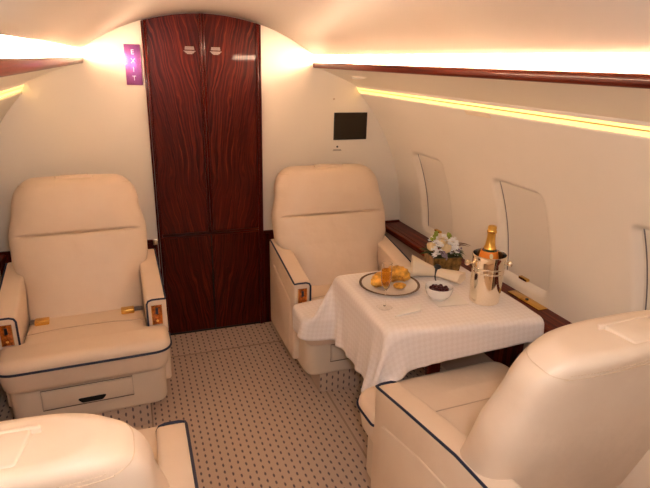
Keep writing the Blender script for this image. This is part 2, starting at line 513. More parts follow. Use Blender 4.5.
# side ledges with wood tops
def ledge(side, idx):
    s = side
    e = empty('trim_%d' % idx, (0, 0, 0), kind='structure')
    strip_mesh('ledge_top', [(s * x, z) for x, z in round_poly([(1.10, .582), (1.10, .618), (1.262, .618), (1.262, .582)], [.006, .008, 0, 0], 3)], WOODY, closed=True, parent=e)
    strip_mesh('ledge_upstand', [(s * x, z) for x, z in [(1.250, .618), (1.250, .640), (1.262, .640), (1.262, .618)]], WOODY, closed=True, parent=e, angle=20)
    strip_mesh('ledge_bead', [(s * x, z) for x, z in [(1.128, .618), (1.128, .622), (1.134, .622), (1.134, .618)]], WOODY, closed=True, parent=e, angle=20)
    return e
gR = ledge(1, 3); gL = ledge(-1, 4)
b = bm_box(1.192, 1.244, 1.675, 1.885, .618, .6235, .002, 2)
o = linkbm('latch_plate', b, GOLD, gR); o['label'] = 'gold table latch plate'
lv = lathe([(0, .004), (.007, .004), (.008, 0)], 20, at=(1.218, 1.78, .6235)); linkbm('latch_button', lv, BLACK, o)
b = bm_box(1.108, 1.126, 1.80, 1.845, .618, .64, .004, 2); linkbm('table_catch', b, GOLD, gR)['label'] = 'small gold table catch'

# back end of the cabin (behind the viewer) closes the room
def bulk(name, y, mat, door=None, thick=.03):
    pts = [(RC * math.cos(A_BOT + (A_TOP - A_BOT) * i / 30), ZC + RC * math.sin(A_BOT + (A_TOP - A_BOT) * i / 30)) for i in range(31)]
    pts = [(1.25, 0), ] + pts + [(.93, 1.60), (.84, 1.70)]
    top = [(RCE * 1.006 * math.sin(a), ZCE + .006 + RCE * math.cos(a)) for a in np.linspace(amax, 0, 16)]
    poly = pts + top
    full = poly + [(-x, z) for x, z in poly[::-1] if x > 1e-6]
    return prism(full, 'y', y, y + thick)
wb = linkbm('wall_back', bulk('b', Y0 - .03, WALL), WALL, None, False); tag(wb, kind='structure')
wf = linkbm('wall_front', bulk('f', Y1, WALL), WALL, None, False); tag(wf, kind='structure')

# bulkhead wainscot (dark wood below z=.62 either side of the door)
for k, (xa, xb) in enumerate(((-1.24, -.325), (.3025, 1.24))):
    e = empty('trim_%d' % (5 + k), (0, 0, 0), kind='structure')
    linkbm('wainscot_panel', bm_box(xa, xb, Y1 - .010, Y1, 0, .612), WOODZ, e, False)
    linkbm('wainscot_cap', bm_box(xa, xb, Y1 - .018, Y1, .612, .630, .003, 2), WOODX, e)
cl = bm_box(-.352, -.324, Y1 - .024, Y1 - .004, .600, .634, .004, 2)
o = linkbm('door_catch', cl, CHROME); tag(o, 'small chrome catch on the wainscot cap left of the wood door', 'catch')

# ---------------------------------------------------------------- double door
door = empty('door_1', (0, Y1, 0), kind='structure')
DXC = -.016
def arch(x): return ZCE + math.sqrt(RCE ** 2 - x * x) - .003
def door_panel(x0, x1, z0, z1, mat, t, arched=False, name='door_panel'):
    if arched:
        xs = np.linspace(x1, x0, 14)
        poly = [(x0, z0), (x1, z0)] + [(x, arch(x)) for x in xs]
    else: poly = [(x0, z0), (x1, z0), (x1, z1), (x0, z1)]
    bm = prism(poly, 'y', -t, 0, .0015, 1)
    return linkbm(name, bm, mat, door, True, 30)
door_panel(-.294, -.030, .655, 0, WOODD, .012, True, 'upper_leaf')
door_panel(-.002, .272, .655, 0, WOODD, .012, True, 'upper_leaf')
door_panel(-.294, -.0195, .012, .628, WOODD, .012, False, 'lower_leaf')
door_panel(-.0125, .272, .012, .628, WOODD, .012, False, 'lower_leaf')
def stile(x0, x1, z0, name='door_stile', t=.026):
    xs = np.linspace(x1, x0, 4)
    poly = [(x0, z0), (x1, z0)] + [(x, arch(x)) for x in xs]
    linkbm(name, prism(poly, 'y', -t, 0, .006, 3), WOODS, door, True, 50)
stile(-.310, -.2945, .0); stile(-.322, -.312, .0, t=.02)
stile(.273, .289, .0); stile(.291, .302, .0, t=.02)
stile(-.029, -.0175, .655); stile(-.0150, -.003, .655)
for z0, z1 in ((.629, .640), (.643, .654)):
    linkbm('door_rail', bm_box(-.294, .272, -.02, 0, z0, z1, .004, 3), WOODX, door)
linkbm('door_gap', bm_box(-.0195, -.0125, -.006, 0, .012, .628), BLACK, door, False)
linkbm('threshold', bm_box(-.32, .30, -.012, 0, 0, .012), BLACK, door, False)

# small engraved notices on both door leaves
def notice(xc, label):
    e = empty('door_notice', (xc, Y1 - .0128, 1.667), label=label, cat='notice', group=None)
    b = bmesh.new()
    for i, (w, z, h) in enumerate(((.046, .017, .0042), (.048, .0115, .0042), (.050, .006, .0042))):
        bm_box(-w / 2, w / 2, -.0012, 0, z - h / 2, z + h / 2, 0, 1, b)
    linkbm('upper_lines', b, PLATEP, e, False)
    b = bmesh.new()
    for i, (w, z, h) in enumerate(((.062, -.0035, .003), (.050, -.0075, .004), (.042, -.0122, .004), (.028, -.0165, .0034))):
        bm_box(-w / 2, w / 2, -.0012, 0, z - h / 2, z + h / 2, 0, 1, b)
    linkbm('lower_lines', b, PLATEP, e, False)
notice(-.085, 'small pale notice lines on the left leaf of the dark wood door')
notice(.053, 'small pale notice lines on the right leaf of the dark wood door')

# vertical exit sign
def text_mesh(body, size, depth=.0006):
    cu = bpy.data.curves.new('txt', 'FONT'); cu.body = body; cu.size = size; cu.align_x = 'CENTER'; cu.align_y = 'CENTER'; cu.extrude = depth
    to = bpy.data.objects.new('txt', cu); COL.objects.link(to)
    dg = bpy.context.evaluated_depsgraph_get(); dg.update()
    me = bpy.data.meshes.new_from_object(to.evaluated_get(dg))
    bpy.data.objects.remove(to); bpy.data.curves.remove(cu)
    return me
sx, sz = -.374, 1.588
sign = empty('exit_sign', (sx, Y1 - .001, sz), label='upright purple exit sign with glare on the cream bulkhead left of the door', cat='sign')
sb = bm_box(-.040, .040, -.008, 0, -.101, .101, .003, 3)
linkbm('sign_plate', sb, SIGNP, sign)
for i, ch in enumerate('EXIT'):
    me = text_mesh(ch, .034); me.transform(Matrix.Translation((0, -.0084, .062 - i * .043)) @ Matrix.Rotation(PI / 2, 4, 'X'))
    me.materials.append(SIGNW)
    o = bpy.data.objects.new('letter', me); COL.objects.link(o); o.parent = sign

# bulkhead monitor, jack plate and sensor
mon = empty('monitor', (.860, Y1, 1.256), label='small dark square screen on the bulkhead above the far right armchair', cat='screen')
linkbm('screen_bezel', bm_box(-.1095, .1095, -.006, 0, -.082, .082, .002, 2), BLACK, mon)
linkbm('screen', bm_box(-.105, .105, -.0075, -.005, -.078, .078), SCREEN, mon, False)
jp = empty('jack_socket', (.778, Y1, 1.122), label='tiny socket with a caption strip below the dark screen', cat='socket')
linkbm('socket', lathe([(0, .004), (.0055, .004), (.006, 0)], 16).__class__ and (lambda bb: (bb.transform(Matrix.Translation((0, 0, .010)) @ Matrix.Rotation(PI / 2, 4, 'X')), bb)[1])(lathe([(0, .004), (.0055, .004), (.006, 0)], 16)), BLACK, jp)
b = bmesh.new(); bm_box(-.026, .026, -.001, 0, -.010, -.0065, 0, 1, b); bm_box(-.028, .028, -.001, 0, -.0155, -.012, 0, 1, b)
linkbm('caption_strip', b, plain('grey print', (.30, .24, .19), .5), jp, False)
b = lathe([(0, .003), (.005, .003), (.006, 0)], 16); b.transform(Matrix.Translation((.748, Y1 + .0015, 1.417)) @ Matrix.Rotation(PI / 2, 4, 'X'))
tag(linkbm('sensor_button', b, plain('beige button', (.52, .36, .26), .4)), 'tiny round button on the bulkhead above the dark screen', 'button')

# ---------------------------------------------------------------- armchairs
def sgn(v): return -1 if v < 0 else 1
HW = .345
def back_shape(rec, bw, yb, d0, tt, hb, wl):
    """returns S(s, th, off): s 0..1 along the spine, th angle round the section"""
    ca, sa = math.cos(rec), math.sin(rec)
    Lb = hb + d0
    y_base = yb - d0 * sa; z_base = .40 - d0 * ca
    def W(u):
        pts = [(-.25, wl - .008), (.19, wl), (.358, bw), (.47, bw + .004), (.60, bw - .022), (.73, bw - .052)]
        for (a, wa), (b, wb) in zip(pts, pts[1:]):
            if u <= b + 1e-6:
                t = (u - a) / (b - a); t = t * t * (3 - 2 * t); return wa + (wb - wa) * t
        return pts[-1][1]
    def S(s, th, off=0., cap=1.):
        d = s * Lb
        u = (d - d0) * .73 / hb
        w = W(u); t = .098 - (.098 - tt) * s                 # half thickness
        Rw, Rt = .075, .035
        if d > Lb - Rw: q = (d - (Lb - Rw)) / Rw; w -= Rw * (1 - math.sqrt(max(0, 1 - q * q)))
        if d > Lb - Rt: q = (d - (Lb - Rt)) / Rt; t -= Rt * (1 - math.sqrt(max(0, 1 - q * q)))
        if d < .03: q = 1 - d / .03; t -= .02 * q * q; w -= .02 * q * q
        c, n = math.cos(th), math.sin(th)
        ex = 2 / 3.4
        x = sgn(c) * abs(c) ** ex * (w + off) * cap
        y = sgn(n) * abs(n) ** ex * (t + off)
        yc = .098
        if y < 0:                                      # front side: pillow + headrest crease
            fr = abs(y) / (t + off + 1e-9)
            mask = max(0, 1 - (abs(x) / (w - .03)) ** 6) if abs(x) < w - .03 else 0
            y -= .014 * fr * mask * math.sin(PI * min(1, max(0, u / .47))) if u < .47 else .016 * fr * mask * math.sin(PI * min(1, (u - .47) / .30))
            y += .020 * fr * mask * math.exp(-((u - .47) / .0048) ** 2)
        # the whole back bulges a little towards its middle
        y -= .022 * max(0, 1 - (x / .30) ** 2) * min(1, max(0, (u - .3) / .3)) * (1 if n < 0 else .5)
        y = y * cap if cap < 1 else y
        yy = yc + y
        # dish of the whole back
        k = min(1, max(0, (u - .42) / .26)); k = k * k * (3 - 2 * k)
        return Vector((x, y_base + yy * ca + d * sa, z_base + d * ca - yy * sa * (1 - .95 * k)))
    return S

def make_chair(x, y, rz, rec, label, belts=False, drawer_x=0., bw=.30, yb=.205, d0=.20, tt=.078, hb=.705, wl=.261, al=.50):
    root = empty('armchair', (x, y, 0), rz, label, 'armchair', 'cream leather cabin armchairs')
    # carpeted plinth, shell base, drawer
    linkbm('plinth', bm_box(-.235, .235, -.10, .42, 0, .135, .006, 2), CARPET, root)
    poly = round_poly([(-.315, -.135), (.315, -.135), (.33, .46), (-.33, .46)], [.07, .07, .04, .04], 6)
    linkbm('base_shell', prism(poly, 'z', .125, .32, .022, 4), DRAWER, root, True, 35)
    dr = linkbm('drawer', bm_box(-.19 + drawer_x, .165 + drawer_x, -.141, -.12, .205, .29, .003, 2), DRAWER, root)
    linkbm('drawer_gap_shadow', tube([(-.194 + drawer_x, -.137, .200), (.169 + drawer_x, -.137, .200), (.169 + drawer_x, -.137, .295), (-.194 + drawer_x, -.137, .295)], .0022, 6, True), plain('shadow gap', (.16, .11, .075), .7) if 'shadow gap' not in bpy.data.materials else bpy.data.materials['shadow gap'], dr)  # dark tube paints the shadow of the groove round the drawer
    hp = [(-.062 + drawer_x, .232), (.062 + drawer_x, .232), (.040 + drawer_x, .210), (-.040 + drawer_x, .210)]
    linkbm('drawer_handle', prism(round_poly(hp, .008, 3), 'y', -.1445, -.139), BLACK, dr, True, 30)['label'] = 'black finger recess of the drawer'
    # seat cushion: T shape, full-width bolster in front of the arms
    tp = [(-.255, .40), (-.255, .004), (-HW, .004), (-HW, -.185), (HW, -.185), (HW, .004), (.255, .004), (.255, .40)]
    tr = [0, .02, .025, .085, .085, .025, .02, 0]
    pl = round_poly(tp, tr, 6)
    bm = prism(pl, 'z', .305, .462, .040, 6)
    for v in bm.verts:                       # crown and slope to the back
        if v.co.z > .40:
            k = max(0, 1 - (v.co.x / .34) ** 2)
            v.co.z += .014 * k - .050 * max(0, v.co.y + .02)
        if v.co.z < .36: v.co.x *= .965; v.co.y = v.co.y if v.co.y > -.05 else -.05 + (v.co.y + .05) * .88
    seat = linkbm('seat_cushion', bm, LEA, root, True, 50)
    fr = [p for p in round_poly(tp, tr, 8) if p[1] <= .0]
    fr = [(p[0], p[1]) for p in fr]
    i0 = min(range(len(fr)), key=lambda i: (fr[i][1] < -.02, fr[i][0]))
    linkbm('seat_piping', tube([(px * 1.003, py - .002, .418) for px, py in fr], .0052, 8), PIPE, seat)['label'] = 'navy piping along the seat front'
    linkbm('seat_seam', tube([(-.252, .060, .4735 - .0085), (-.12, .064, .4745), (.0, .066, .4755), (.12, .064, .4745), (.252, .060, .4735 - .0085)], .0020, 6), SEAML, seat)
    # arms
    for s in (-1, 1):
        ap = [(.0, .15), (.0, .588), (.20, .622), (min(.45, al - .06), .66), (al, .668), (min(al, .48), .15)]
        apr = round_poly(ap, [.03, .022, .15, .10, .05, .03], 6)
        x0, x1 = (.258, .348) if s > 0 else (-.348, -.258)
        bm = prism(apr, 'x', x0, x1, .014, 4)
        arm = linkbm('armrest', bm, LEA, root, True, 45)
        # piping: outer top edge, across the front, down the inner front edge
        xo = s * .3455; xi = s * .262
        top = [p for p in apr]
        up = [p for p in top if p[1] > .56 and p[0] < al - .02]
        up = sorted(up, key=lambda p: (p[0]))
        path = [(xo, p[0] + .002, p[1] - .003) for p in up[::-1] if p[0] > .012]
        path += [(xo - s * .002, .000, .583), (s * .325, -.003, .586), (s * .285, -.003, .586), (s * .268, -.003, .580), (xi - s * .001, -.003, .566), (xi - s * .001, -.003, .50), (xi - s * .001, -.003, .45)]
        linkbm('arm_piping', tube(dense(path), .0045, 8), PIPE, arm)['label'] = 'navy piping of the armrest'
        cp = linkbm('control_panel', bm_box(s * .303 - .021, s * .303 + .021, -.006, .004, .462, .556, .003, 2), AMBER, arm)
        cp['label'] = 'amber wood control panel'
        linkbm('panel_frame', tube([(s * .303 - .022, -.0045, .461), (s * .303 + .022, -.0045, .461), (s * .303 + .022, -.0045, .557), (s * .303 - .022, -.0045, .557)], .0022, 6, True), GOLD, cp)
        b = bmesh.new(); bm_box(s * .303 - .006, s * .303 + .006, -.009, -.005, .515, .545, .001, 1, b); linkbm('switch', b, BLACK, cp)
        b = lathe([(0, .006), (.006, .006), (.008, 0)], 16); b.transform(Matrix.Translation((s * .303, -.005, .483)) @ Matrix.Rotation(PI / 2, 4, 'X')); linkbm('knob', b, GOLD, cp)
        # padded outer side panel
        sp = round_poly([(.055, .17), (.055, .470), (.30, .525), (al - .10, .555), (.42, .17)], [.02, .03, .08, .03, .02], 5)
        xa, xb = (.340, .353) if s > 0 else (-.353, -.340)
        linkbm('side_pad', prism(sp, 'x', xa, xb, .005, 3), LEA, arm, True, 45)
    # backrest
    S = back_shape(rec, bw, yb, d0, tt, hb, wl); Lb = hb + d0; sq = (hb - .055 + d0) / Lb; sq2 = (hb - .043 + d0) / Lb
    ns, nm = 72, 64
    v = []; f = []
    sv = [i / 190 * .88 for i in range(190)] + [.88 + .12 * math.sin(PI / 2 * i / 20) for i in range(21)]
    ths = [2 * PI * k / nm for k in range(nm)]
    for s in sv:
        for th in ths: v.append(S(s, th))
    n = len(sv)
    for i in range(n - 1):
        for k in range(nm):
            k2 = (k + 1) % nm; f.append((i * nm + k, i * nm + k2, (i + 1) * nm + k2, (i + 1) * nm + k))
    # closing cap on top: shrink ring to a line along x
    base = (n - 1) * nm
    ctr = sum((v[base + k] for k in range(nm)), Vector()) / nm
    prev = base
    for q in (.7, .4, .12):
        st = len(v)
        for k in range(nm):
            p = v[base + k]; v.append(ctr + (p - ctr) * q + Vector((0, 0, .003 * (1 - q))))
        for k in range(nm):
            k2 = (k + 1) % nm; f.append((prev + k, prev + k2, st + k2, st + k))
        prev = st
    f.append(tuple(prev + k for k in range(nm)))
    f.append(tuple(range(nm))[::-1])
    bk = link('backrest', v, f, LEA, root, True, 60)
    # stitched seam round the rear top edge
    b = bmesh.new()
    path = []
    for q in np.linspace(0, 1, 60):
        xx = -.236 + .472 * q
        path.append(xx)
    thr = math.radians(68)
    def rear(s, x):
        lo, hi = .02, PI - .02
        for _ in range(30):
            m = (lo + hi) / 2
            if S(s, m).x > x: lo = m
            else: hi = m
        return S(s, (lo + hi) / 2, .0006)
    sp_ = [rear(sq, -(bw - .085) + 2 * (bw - .085) * q) for q in np.linspace(0, 1, 60)]
    # ends turn up over the shoulder to the front
    def shoulder(sg):
        out = []
        for t in np.linspace(0, 1, 14)[1:]:
            th = math.radians(50 - 85 * t); th = th if sg > 0 else PI - th
            out.append(S(sq + .030 * math.sin(PI * min(1, t * 1.0) / 2), th, .0004))
        return out
    full = shoulder(-1)[::-1] + sp_ + shoulder(1)
    linkbm('seam', tube(full, .0011, 6), HEM, bk)
    # stitches beside the seam, as one dotted thread
    b = bmesh.new()
    st_ = dense([rear(sq2, -(bw - .095) + 2 * (bw - .095) * q) for q in np.linspace(0, 1, 60)], .006)
    for a, c in zip(st_, st_[1:]):
        d = (c - a) * .3; mdl = (a + c) / 2
        tube([mdl - d, mdl + d], .0010, 4, False, b)
    linkbm('stitching', b, HEM, bk)
    # headrest tab on the top
    ca, sa = math.cos(rec), math.sin(rec)
    tp_ = S(1.0, PI / 2); 
    top_c = ctr
    M = Matrix.Translation(top_c) @ Matrix.Rotation(-rec * .05, 4, 'X')
    pad = prism(round_poly([(-.072, -.026), (.072, -.026), (.058, .052), (-.058, .052)], .010, 4), 'z', -.010, .011, .004, 3)
    for vv in pad.verts:
        if vv.co.y > .03: vv.co.z -= (vv.co.y - .03) * .4
    pad.transform(M)
    hp_ = linkbm('headrest_tab', pad, LEA, bk, True, 40)
    rim = prism(round_poly([(-.082, -.034), (.082, -.034), (.086, -.022), (-.086, -.022)], .004, 3), 'z', -.006, .013, .004, 3); rim.transform(M)
    linkbm('tab_hinge', rim, LEA, hp_, True, 40)
    if belts:
        for s, xx in ((1, .225), (-1, -.235)):
            pth = catmull([(s * .252, .26, .43), (s * .245, .22, .452), (xx * .90, .185, .468), (xx * .80, .165, .468)], 5)
            b = bmesh.new()
            for a, c in zip(pth, pth[1:]): pass
            vs = []; fs = []
            for p in pth:
                for dx, dz in ((0, -.002), (0, .002)):
                    vs += [p + Vector((0, -.02, dz)), p + Vector((0, .02, dz))]
            for i in range(len(pth) - 1):
                o_ = 4 * i
                for q in ((0, 1, 5, 4), (2, 3, 7, 6), (0, 2, 6, 4), (1, 3, 7, 5)): fs.append(tuple(o_ + t for t in q))
            be = link('seat_belt', vs, fs, BELT, root, True, 30)
            c = pth[-1]
            bb = bm_box(c.x - .030, c.x + .030, c.y - .022, c.y + .022, c.z - .004, c.z + .018, .005, 3)
            linkbm('belt_buckle', bb, GOLD, be)['label'] = 'gold belt buckle'
    return root

R_ = math.radians
make_chair(-.680, 2.335, R_(2), R_(20), 'cream leather armchair with gold belt buckles against the bulkhead left of the wood door', True, bw=.308)
make_chair(.622, 2.335, 0, R_(20), 'cream leather armchair behind the laid table, right of the wood door', bw=.335)
make_chair(.638, 1.425, PI + R_(2), R_(19), 'large cream leather armchair seen from behind at the lower right, beside the table', bw=.338, yb=.305, d0=-.05, tt=.082, hb=.685, wl=.345, al=.68)
make_chair(-.685, 1.425, PI - R_(1), R_(20), 'cream leather armchair seen from behind at the lower left edge', bw=.282, yb=.27, d0=-.05, tt=.086, hb=.66, wl=.28, al=.68)

# ---------------------------------------------------------------- table
TX0, TX1, TY0, TY1, TZ = .425, 1.075, 1.60, 2.20, .668
tab = empty('folding_table', (.75, 1.87, 0), label='folding side table hidden under the pale cloth between the right-hand armchairs', cat='table')
bm = bm_box(TX0 + .016, TX1 + .01, TY0 + .016, TY1 - .016, TZ - .04, TZ - .012, .008, 3)
for v_ in bm.verts:
    v_.co.y -= .13 * max(0, v_.co.x - TX0) * min(1, max(0, (2.0 - v_.co.y) / .4))
bm.transform(Matrix.Translation((-.75, -1.87, 0)))
linkbm('table_top', bm, WOODX, tab)
bm = bm_box(-.10, -.04, -.215, -.185, .40, TZ - .03, .004, 2)
linkbm('table_support', bm, WOODZ, tab)
bm = bm_box(.36, .395, -.20, .22, .30, TZ - .03, .004, 2); linkbm('wall_bracket', bm, WOODZ, tab)

SKEW = .13
def drape():
    h = .019
    xa, xb, ya, yb = .172, 1.085, 1.45, 2.47
    nx = int(round((xb - xa) / h)) + 1; ny = int(round((yb - ya) / h)) + 1
    gx = np.linspace(xa, xb, nx); gy = np.linspace(ya, yb, ny)
    U, V = np.meshgrid(gx, gy, indexing='ij')
    P = np.stack([U, V, np.full_like(U, TZ + .004)], -1)
    rest = P.copy()
    rng = np.random.RandomState(3)
    P[..., 2] += rng.rand(nx, ny) * .002
    Q = P.copy()
    cons = []
    def add(di, dj, stiff):
        A = (slice(max(0, -di), nx - max(0, di)), slice(max(0, -dj), ny - max(0, dj)))
        B = (slice(max(0, di), nx - max(0, -di)), slice(max(0, dj), ny - max(0, -dj)))
        L0 = np.linalg.norm(rest[A] - rest[B], axis=-1)
        cons.append((A, B, L0, stiff))
    for d in ((1, 0), (0, 1)): add(*d, .9)
    for d in ((1, 1), (1, -1)): add(*d, .35)
    for d in ((2, 0), (0, 2)): add(*d, .12)
    pin = (U > TX0 + .03) & (V > TY0 + .03) & (V < TY1 - .03)
    cnt_w = {}
    boxes = [  # x0,x1,y0,y1,ztop : solid blocks below
        (TX0, 1.2, TY0, TY1, TZ + .003),
        (.258, .97, 2.132, 2.8, .488),
        (.310, 1.02, 1.0, 1.602, .47),
        (.26, .362, 2.325, 2.9, .60), (.865, .97, 2.325, 2.9, .60),
        (.305, .415, 1.0, 1.432, .60)]
    for it in range(520):
        vel = (P - Q) * .965
        Q = P.copy()
        P = P + vel; P[..., 2] -= 9.8 * .0085 ** 2
        for k in range(7):
            acc = np.zeros_like(P); w = np.zeros((nx, ny, 1))
            for A, B, L0, st in cons:
                d = P[B] - P[A]; l = np.linalg.norm(d, axis=-1); l = np.maximum(l, 1e-6)
                c = (st * .5 * (l - L0) / l)[..., None] * d
                acc[A] += c; acc[B] -= c; w[A] += .5; w[B] += .5
            P += acc / np.maximum(w, 1) * 1.6
            P[pin] = rest[pin]
            for bi, (x0, x1, y0, y1, zt) in enumerate(boxes):
                sk = SKEW * np.clip(P[..., 0] - TX0, 0, 1) * np.clip((2.0 - P[..., 1]) / .4, 0, 1) if bi == 0 else None
                if bi == 0: P[..., 1] += sk
                ins = (P[..., 0] > x0) & (P[..., 0] < x1) & (P[..., 1] > y0) & (P[..., 1] < y1) & (P[..., 2] < zt)
                if not ins.any():
                    if bi == 0: P[..., 1] -= sk
                    continue
                q = P[ins]
                pen = np.stack([q[:, 0] - x0, x1 - q[:, 0], q[:, 1] - y0, y1 - q[:, 1], zt - q[:, 2]], -1)
                am = pen.argmin(-1)
                for m in range(5):
                    s = am == m
                    if m == 0: q[s, 0] = x0
                    elif m == 1: q[s, 0] = x1
                    elif m == 2: q[s, 1] = y0
                    elif m == 3: q[s, 1] = y1
                    else: q[s, 2] = zt
                P[ins] = q
                if bi == 0: P[..., 1] -= sk
            P[..., 2] = np.maximum(P[..., 2], .01)
            P[..., 0] = np.minimum(P[..., 0], 1.09)
    return P, rest, nx, ny
P, rest, nx, ny = drape()
v = P.reshape(-1, 3); f = []
for i in range(nx - 1):
    for j in range(ny - 1):
        k = i * ny + j; f.append((k, k + ny, k + ny + 1, k + 1))
me = bpy.data.meshes.new('tablecloth'); me.from_pydata([tuple(map(float, p)) for p in v], [], f)
uvl = me.uv_layers.new(name='UVMap'); rr = rest.reshape(-1, 3)
for lp in me.loops:
    q = rr[lp.vertex_index]; uvl.data[lp.index].uv = (float(q[0]), float(q[1]))
me.polygons.foreach_set('use_smooth', [True] * len(me.polygons)); me.materials.append(CLOTH)
cl = bpy.data.objects.new('tablecloth', me); COL.objects.link(cl)
tag(cl, 'pale jacquard tablecloth draped over the side table', 'tablecloth')
sm = cl.modifiers.new('sub', 'SUBSURF'); sm.levels = 1; sm.render_levels = 1
so = cl.modifiers.new('sol', 'SOLIDIFY'); so.thickness = .0018; so.offset = 1
CT = TZ + .0065                                   # cloth top surface

# plate with pastries
PX, PY = .618, 1.985
pl = empty('plate', (PX, PY, CT), label='white plate with a dark gilded rim holding two pastries', cat='plate'); pl.scale = (1.07, 1.07, 1)
linkbm('plate_dish', lathe([(0, .004), (.075, .004), (.090, .008), (.125, .015), (.1265, .0165), (.1255, .018), (.09, .0115), (.074, .0075), (0, .0075)], 64), WHITE, pl)
linkbm('plate_rim', lathe([(.1165, .0155), (.1275, .0175), (.1270, .0192), (.1165, .0175)], 64), RIM, pl)['label'] = 'dark gilded rim'
def croissant(name, c, L, r, rz, label, curl=.9, folds=7):
    b = bmesh.new(); pts = []; rad = []
    n = 44
    for i in range(n + 1):
        t = -1 + 2 * i / n; a = t * curl
        R0 = L / (2 * curl)
        p = Vector((R0 * math.sin(a), R0 * (1 - math.cos(a)), 0))
        pts.append(p)
        step = (i * folds / n) % 1
        rad.append(r * (1 - abs(t) ** 2.4 * .72) * (.84 + .20 * step))
    for i, p in enumerate(pts): p.z = rad[i] * .8
    tube(pts, rad, 18, False, b)
    b.transform(Matrix.Translation(c) @ Matrix.Rotation(rz, 4, 'Z'))
    return tag(linkbm(name, b, PASTRY, None, True, 60), label, 'pastry', 'pastries on the plate')
zc = CT + .0172
croissant('croissant', (PX - .045, PY - .006, zc), .095, .036, R_(25), 'golden croissant on the left half of the rimmed plate, behind the champagne flute', .7)
croissant('croissant', (PX + .050, PY + .030, zc), .115, .039, R_(170), 'larger golden croissant on the right half of the rimmed plate', .85)
b = bmesh.new(); pp = []; rr_ = []
for i in range(60):
    a = i / 59 * 4.2 * PI; q = .0255 * (1 - i / 75); pp.append((q * math.cos(a), q * math.sin(a), .008 + .006 * i / 59)); rr_.append(.0075)
tube(pp, rr_, 10, False, b); b.transform(Matrix.Translation((PX + .024, PY - .052, CT + .0135)))
tag(linkbm('pastry_swirl', b, PASTRY, None, True, 60), 'small spiral pastry at the front of the rimmed plate', 'pastry', 'pastries on the plate')

# champagne flute
FX, FY = .505, 1.800
fl = empty('champagne_flute', (FX, FY, CT), label='slim champagne flute of amber wine standing in front of the plate', cat='glass')
linkbm('glass_bowl', lathe([(0, .074), (.006, .078), (.014, .090), (.0195, .115), (.0215, .150), (.0205, .195), (.0195, .195), (.0203, .150), (.0183, .115), (.0130, .0925), (.005, .0815), (0, .080)], 36), GLASS, fl)
linkbm('wine', lathe([(0, .081), (.005, .0822), (.0127, .093), (.018, .1155), (.0199, .150), (.0199, .166), (0, .166)], 36), WINE, fl)['label'] = 'amber champagne'
linkbm('stem', lathe([(0, .0745), (.0045, .074), (.003, .060), (.0028, .02), (.005, .006), (0, .004)], 20), GLASS, fl)
linkbm('foot', lathe([(0, .0045), (.010, .0045), (.031, .0018), (.032, .001), (.031, 0), (0, 0)], 40), GLASS2, fl)

# folded napkin strip beside the flute
b = prism(round_poly([(-.085, -.022), (.060, -.030), (.105, .018), (.080, .026)], .006, 3), 'z', 0, .007, .0025, 2)
b.transform(Matrix.Translation((.535, 1.775, CT)) @ Matrix.Rotation(R_(12), 4, 'Z'))
# kept clear of the flute's foot
b.transform(Matrix.Translation((.030, -.038, 0)))
tag(linkbm('folded_napkin', b, plain('white linen', (.88, .84, .79), .7)), 'flat folded white napkin lying before the plate at the foot of the flute', 'napkin')

# bowl of berries on a paper napkin
BX, BY = .762, 1.805
b = bm_box(-.070, .070, -.055, .055, 0, .003, .001, 1); b.transform(Matrix.Translation((BX + .035, BY - .025, CT)) @ Matrix.Rotation(R_(-6), 4, 'Z'))
tag(linkbm('square_napkin', b, plain('white paper napkin', (.88, .83, .77), .8)), 'thin white square napkin under the berry bowl', 'napkin')
bowl = linkbm('berry_bowl', lathe([(0, 0), (.027, 0), (.028, .004), (.042, .011), (.053, .026), (.058, .046), (.0595, .056), (.0580, .0575), (.0555, .052), (.050, .029), (.039, .015), (.022, .008), (0, .007)], 56), WHITE, None, loc=(BX, BY, CT + .0032))
tag(bowl, 'small round white bowl filled with dark berries', 'bowl')
proto = None
spots = []
rng = random.Random(4)
for rad, n, z in ((0, 1, .050), (.017, 6, .047), (.034, 11, .0435), (.010, 3, .036), (.028, 8, .031)):
    for i in range(n):
        a = 2 * PI * i / max(n, 1) + rng.random() * .3
        spots.append((rad * math.cos(a), rad * math.sin(a), z + rng.uniform(-.002, .003)))
bb = bmesh.new(); blob(bb, (0, 0, 0), .0092, (1, 1, .92), 2, None, .05)
for i, (dx, dy, dz) in enumerate(spots):
    if proto is None:
        o = proto = linkbm('berry', bb, BERRY, None, True, 80)
    else:
        o = proto.copy(); COL.objects.link(o)
    o.location = (BX + dx, BY + dy, CT + .0032 + dz); o.rotation_euler = (i, i * 2, i * 3)
    tag(o, 'dark red berry heaped in the small white bowl', 'berry', 'berries in the white bowl')

# rolled linen napkin in a dark ring
nk = empty('rolled_napkin', (.858, 2.025, CT + .0015), label='rolled cream napkin pulled through a dark ring beside the flower box', cat='napkin')
b = bmesh.new()
def fan(b, p0, p1, w0, w1, h0, h1, seed):
    r = random.Random(seed); p0 = Vector(p0); p1 = Vector(p1); d = (p1 - p0).normalized(); n = Vector((-d.y, d.x, 0))
    nu, nv = 14, 20; rows = []
    for i in range(nu + 1):
        t = i / nu; row = []
        w = w0 + (w1 - w0) * t ** .8; h = h0 + (h1 - h0) * t
        for j in range(nv):
            a = 2 * PI * j / nv
            ru = 1 + .13 * math.sin(a * 5 + seed + t * 2) * t
            p = p0 + (p1 - p0) * t + n * math.cos(a) * w * ru + Vector((0, 0, max(.001, h + math.sin(a) * h * ru)))
            row.append(b.verts.new(p))
        rows.append(row)
    for A, B in zip(rows, rows[1:]):
        for j in range(nv): b.faces.new((A[j], A[(j + 1) % nv], B[(j + 1) % nv], B[j]))
    b.faces.new(rows[0][::-1]); b.faces.new(rows[-1])
